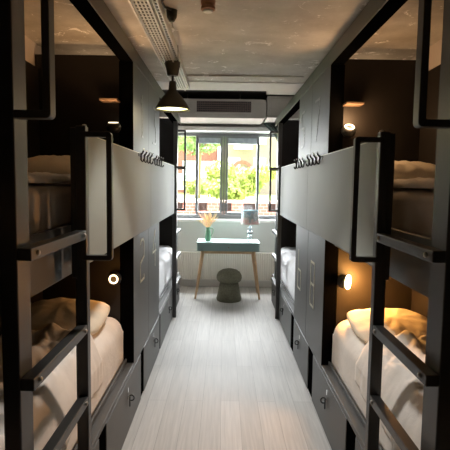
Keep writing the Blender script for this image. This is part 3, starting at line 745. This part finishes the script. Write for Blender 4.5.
def facade(name, label, x0, x1, y, z0, z1, mt, cols, rows, ww, wh, zs, roof):
    t = thing(name, label, 'building', ((x0+x1)/2, y, z0))
    obj('wall', bx(x0, x1, y, y+6, z0, z1), mt, t)
    obj('roof', prism(B(), [(y-.4, z1), (y+3, z1+2.2), (y+6.4, z1)], (x0-.1, 0, 0), (0, 1, 0), (0, 0, 1), (1, 0, 0), x1-x0+.2), 'rooftile', t)
    for r_ in range(rows):
        for c_ in range(cols):
            cx = x0 + (x1-x0)*(c_+.5)/cols; z = zs + r_*(wh+1.0)
            fb = B(); ring_frame(fb, cx-ww/2, cx+ww/2, z, z+wh, y-.10, y-.005, .12, .01)
            box(fb, cx-.035, cx+.035, y-.08, y-.01, z+.12, z+wh-.12); box(fb, cx-ww/2+.12, cx+ww/2-.12, y-.078, y-.012, z+wh*.6, z+wh*.6+.07)
            wo = obj('window', fb, 'whitewin', t)
            obj('pane', bx(cx-ww/2+.06, cx+ww/2-.06, y-.045, y-.03, z+.06, z+wh-.06), 'darkglass', wo)
    return t
facade('brick_building', 'long red brick building with white windows seen through left panes', -9.5, -.6, 38, .80, 9.5, 'brick', 6, 3, 1.05, 1.35, 2.0, True)
t = facade('cream_building', 'cream rendered building with arch and balcony seen through right panes', -.25, 9.5, 36, .80, 9.0, 'creamwall', 5, 3, .95, 1.45, 2.1, True)
ar = B(); pl = [(1.35 + .80*math.cos(a), 2.6 + .75*math.sin(a)) for a in [PI*k/14 for k in range(15)]] + [(1.35 + .58*math.cos(a), 2.6 + .5*math.sin(a)) for a in [PI*(14-k)/14 for k in range(15)]]
prism(ar, pl, (0, 35.86, 0), (1, 0, 0), (0, 0, 1), (0, 1, 0), .13); obj('brick_arch', ar, 'brick', t)
bl = B(); box(bl, .7, 2.1, 35.2, 35.85, 4.15, 4.25)
for i in range(12): box(bl, .72+i*.12, .75+i*.12, 35.22, 35.25, 4.25, 4.85)
box(bl, .7, 2.1, 35.21, 35.26, 4.85, 4.92); obj('balcony', bl, 'whitewin', t)

def leafy(name, label, cat, c, rx, ry, rz, n, size, mt, trunk=None, grp=None):
    t = thing(name, label, cat, (c[0], c[1], .80), grp)
    bm = B()
    blobs = [(Vector((c[0]+random.uniform(-.6, .6)*rx, c[1]+random.uniform(-.5, .5)*ry, c[2]+random.uniform(-.55, .6)*rz)), random.uniform(.38, .6)) for _ in range(9)]
    for k in range(n):
        bc, br = random.choice(blobs)
        d = Vector((random.gauss(0, 1), random.gauss(0, 1), random.gauss(0, 1))).normalized()*random.uniform(.7, 1)
        p = bc + Vector((d.x*rx*br, d.y*ry*br, d.z*rz*br)); p.z = max(p.z, .83)
        a = Vector((random.gauss(0, 1), random.gauss(0, 1), random.gauss(0, 1))).normalized(); b_ = a.orthogonal().normalized(); sz = size*random.uniform(.6, 1.3)
        q = [bm.verts.new(p+a*sz), bm.verts.new(p+b_*sz*.5), bm.verts.new(p-a*sz), bm.verts.new(p-b_*sz*.5)]
        bm.faces.new(q)
    obj('foliage', bm, mt, t)
    if trunk:
        tb = tube(B(), [(c[0], c[1], .79), (c[0]+.1, c[1], c[2]-rz*.5), (c[0]-.1, c[1], c[2]+rz*.3)], trunk, 10, taper=.4)
        tube(tb, [(c[0]+.1, c[1], c[2]-rz*.6), (c[0]+rx*.5, c[1]-.1, c[2]+rz*.2)], trunk*.5, 8, taper=.4)
        tube(tb, [(c[0]+.1, c[1], c[2]-rz*.6), (c[0]-rx*.5, c[1]+.1, c[2]+rz*.1)], trunk*.5, 8, taper=.4)
        obj('trunk', tb, 'bark', t, smooth=True)
leafy('tree', 'light green tree in front of the brick building', 'tree', (-1.35, 24, 4.0), 2.3, 1.4, 1.3, 3200, .13, 'foliage', .14)
leafy('bush', 'bright yellow-green bush behind the garden wall', 'bush', (.75, 20, 1.65), 1.6, 1.0, .95, 4200, .10, 'bush', .05)
leafy('hedge', 'low green shrub at the foot of the brick building', 'shrub', (-.9, 27, 1.35), 1.5, .8, .5, 1400, .10, 'bush', .04)
cx, cy, cz = -3.0, 33.0, .80
ca = thing('car', 'silver parked car in front of the brick building', 'car', (cx, cy, cz))
body = [(-1.9, .30), (-1.95, .65), (-1.85, .85), (-1.15, .95), (-.65, 1.38), (.65, 1.42), (1.25, 1.0), (1.85, .88), (1.95, .6), (1.92, .30)]
obj('car_body', prism(B(), body, (cx, cy-.8, cz), (1, 0, 0), (0, 0, 1), (0, 1, 0), 1.6), 'carpaint', ca, bevel=.05)
gl = [(-1.0, .97), (-.6, 1.30), (.58, 1.33), (1.05, 1.0)]
obj('car_window', prism(B(), gl, (cx, cy-.812, cz), (1, 0, 0), (0, 0, 1), (0, 1, 0), .011), 'darkglass', ca)
for wx in (-1.2, 1.2):
    for wy in (-.82, .66): obj('wheel', lathe(B(), (cx+wx, cy+wy+.16, cz+.31), [(0, 0), (.2, 0), (.31, .02), (.31, .15), (.2, .16), (0, .16)], 24, Matrix.Rotation(PI/2, 3, 'X')), 'tyre', ca)

# ------------------------------------------------------------------ light
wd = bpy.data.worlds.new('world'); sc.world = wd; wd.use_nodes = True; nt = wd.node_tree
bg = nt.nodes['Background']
# hazy bright sky: glare over the roofs opposite the window, dimmer behind the building
tc = nt.nodes.new('ShaderNodeTexCoord')
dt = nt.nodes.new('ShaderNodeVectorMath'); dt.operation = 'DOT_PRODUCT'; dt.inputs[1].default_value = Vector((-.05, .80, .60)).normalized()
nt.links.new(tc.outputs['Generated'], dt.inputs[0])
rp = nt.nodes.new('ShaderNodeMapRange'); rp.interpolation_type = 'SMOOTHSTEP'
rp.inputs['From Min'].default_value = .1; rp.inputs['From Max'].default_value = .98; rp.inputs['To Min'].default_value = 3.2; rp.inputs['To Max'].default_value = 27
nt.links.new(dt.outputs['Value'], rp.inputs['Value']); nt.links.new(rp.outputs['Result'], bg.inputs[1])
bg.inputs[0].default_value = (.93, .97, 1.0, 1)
for i, (x, y, e_) in enumerate(((-.084, 2.22, 34), (-.084, .35, 3), (-.084, -1.3, 3))):  # fill light from the visible fixture, plus added unseen lamps
    l = bpy.data.lights.new('spot_fill_beam', 'SPOT'); l.energy = e_; l.color = (1, .97, .93); l.spot_size = math.radians(74 if y > 2 else 60); l.shadow_soft_size = .07
    o = bpy.data.objects.new('spot_fill_beam', l); COL.objects.link(o); o.location = (x, y, 2.32)
for y in (.35, -1.3):
    t = thing('ceiling_spotlight', 'added unseen copper cylinder ceiling spotlight %s' % ('above the viewer' if y > 0 else 'behind the viewer'), 'spotlight', (-.084, y, 2.41))  # unseen fixtures added to carry the extra fill light
    obj('spot_body', lathe(B(), (-.084, y, 0), [(0, 2.4095), (.034, 2.4095), (.034, 2.340), (.024, 2.336), (0, 2.336)], 28), 'copper', t)
pl_ = bpy.data.lights.new('window_portal', 'AREA'); pl_.shape = 'RECTANGLE'; pl_.size = WX1-WX0; pl_.size_y = WZ1-WZ0; pl_.cycles.is_portal = True
po_ = bpy.data.objects.new('window_portal', pl_); COL.objects.link(po_); po_.location = ((WX0+WX1)/2, Y1+.24, (WZ0+WZ1)/2); po_.rotation_euler = (-PI/2, 0, 0)

# ------------------------------------------------------------------ camera
F = 470.
cam = bpy.data.cameras.new('camera'); cam.sensor_fit = 'HORIZONTAL'; cam.sensor_width = 36; cam.lens = 36*F/450; cam.clip_start = .02; cam.clip_end = 300
co = bpy.data.objects.new('camera', cam); COL.objects.link(co); sc.camera = co
d = Vector(((224-225)/F, (225-184)/F, -1)).normalized(); u = Vector((math.sin(math.radians(.8)), math.cos(math.radians(.8)), 0)); u = (u - d*u.dot(d)).normalized(); r_ = d.cross(u)
Rm = Matrix((r_, d, u))      # rows: world x, y, z seen in camera axes
co.matrix_world = Matrix.Translation((0, 0, 1.55)) @ Rm.to_4x4()

sc.view_settings.view_transform = 'Standard'; sc.view_settings.look = 'None'; sc.view_settings.gamma = 1; sc.view_settings.exposure = 0.92
sc.view_settings.use_curve_mapping = False
sc.cycles.use_denoising = True
sc.cycles.max_bounces = 10; sc.cycles.diffuse_bounces = 6; sc.cycles.glossy_bounces = 5; sc.cycles.transparent_max_bounces = 16
sc.cycles.sample_clamp_indirect = 6
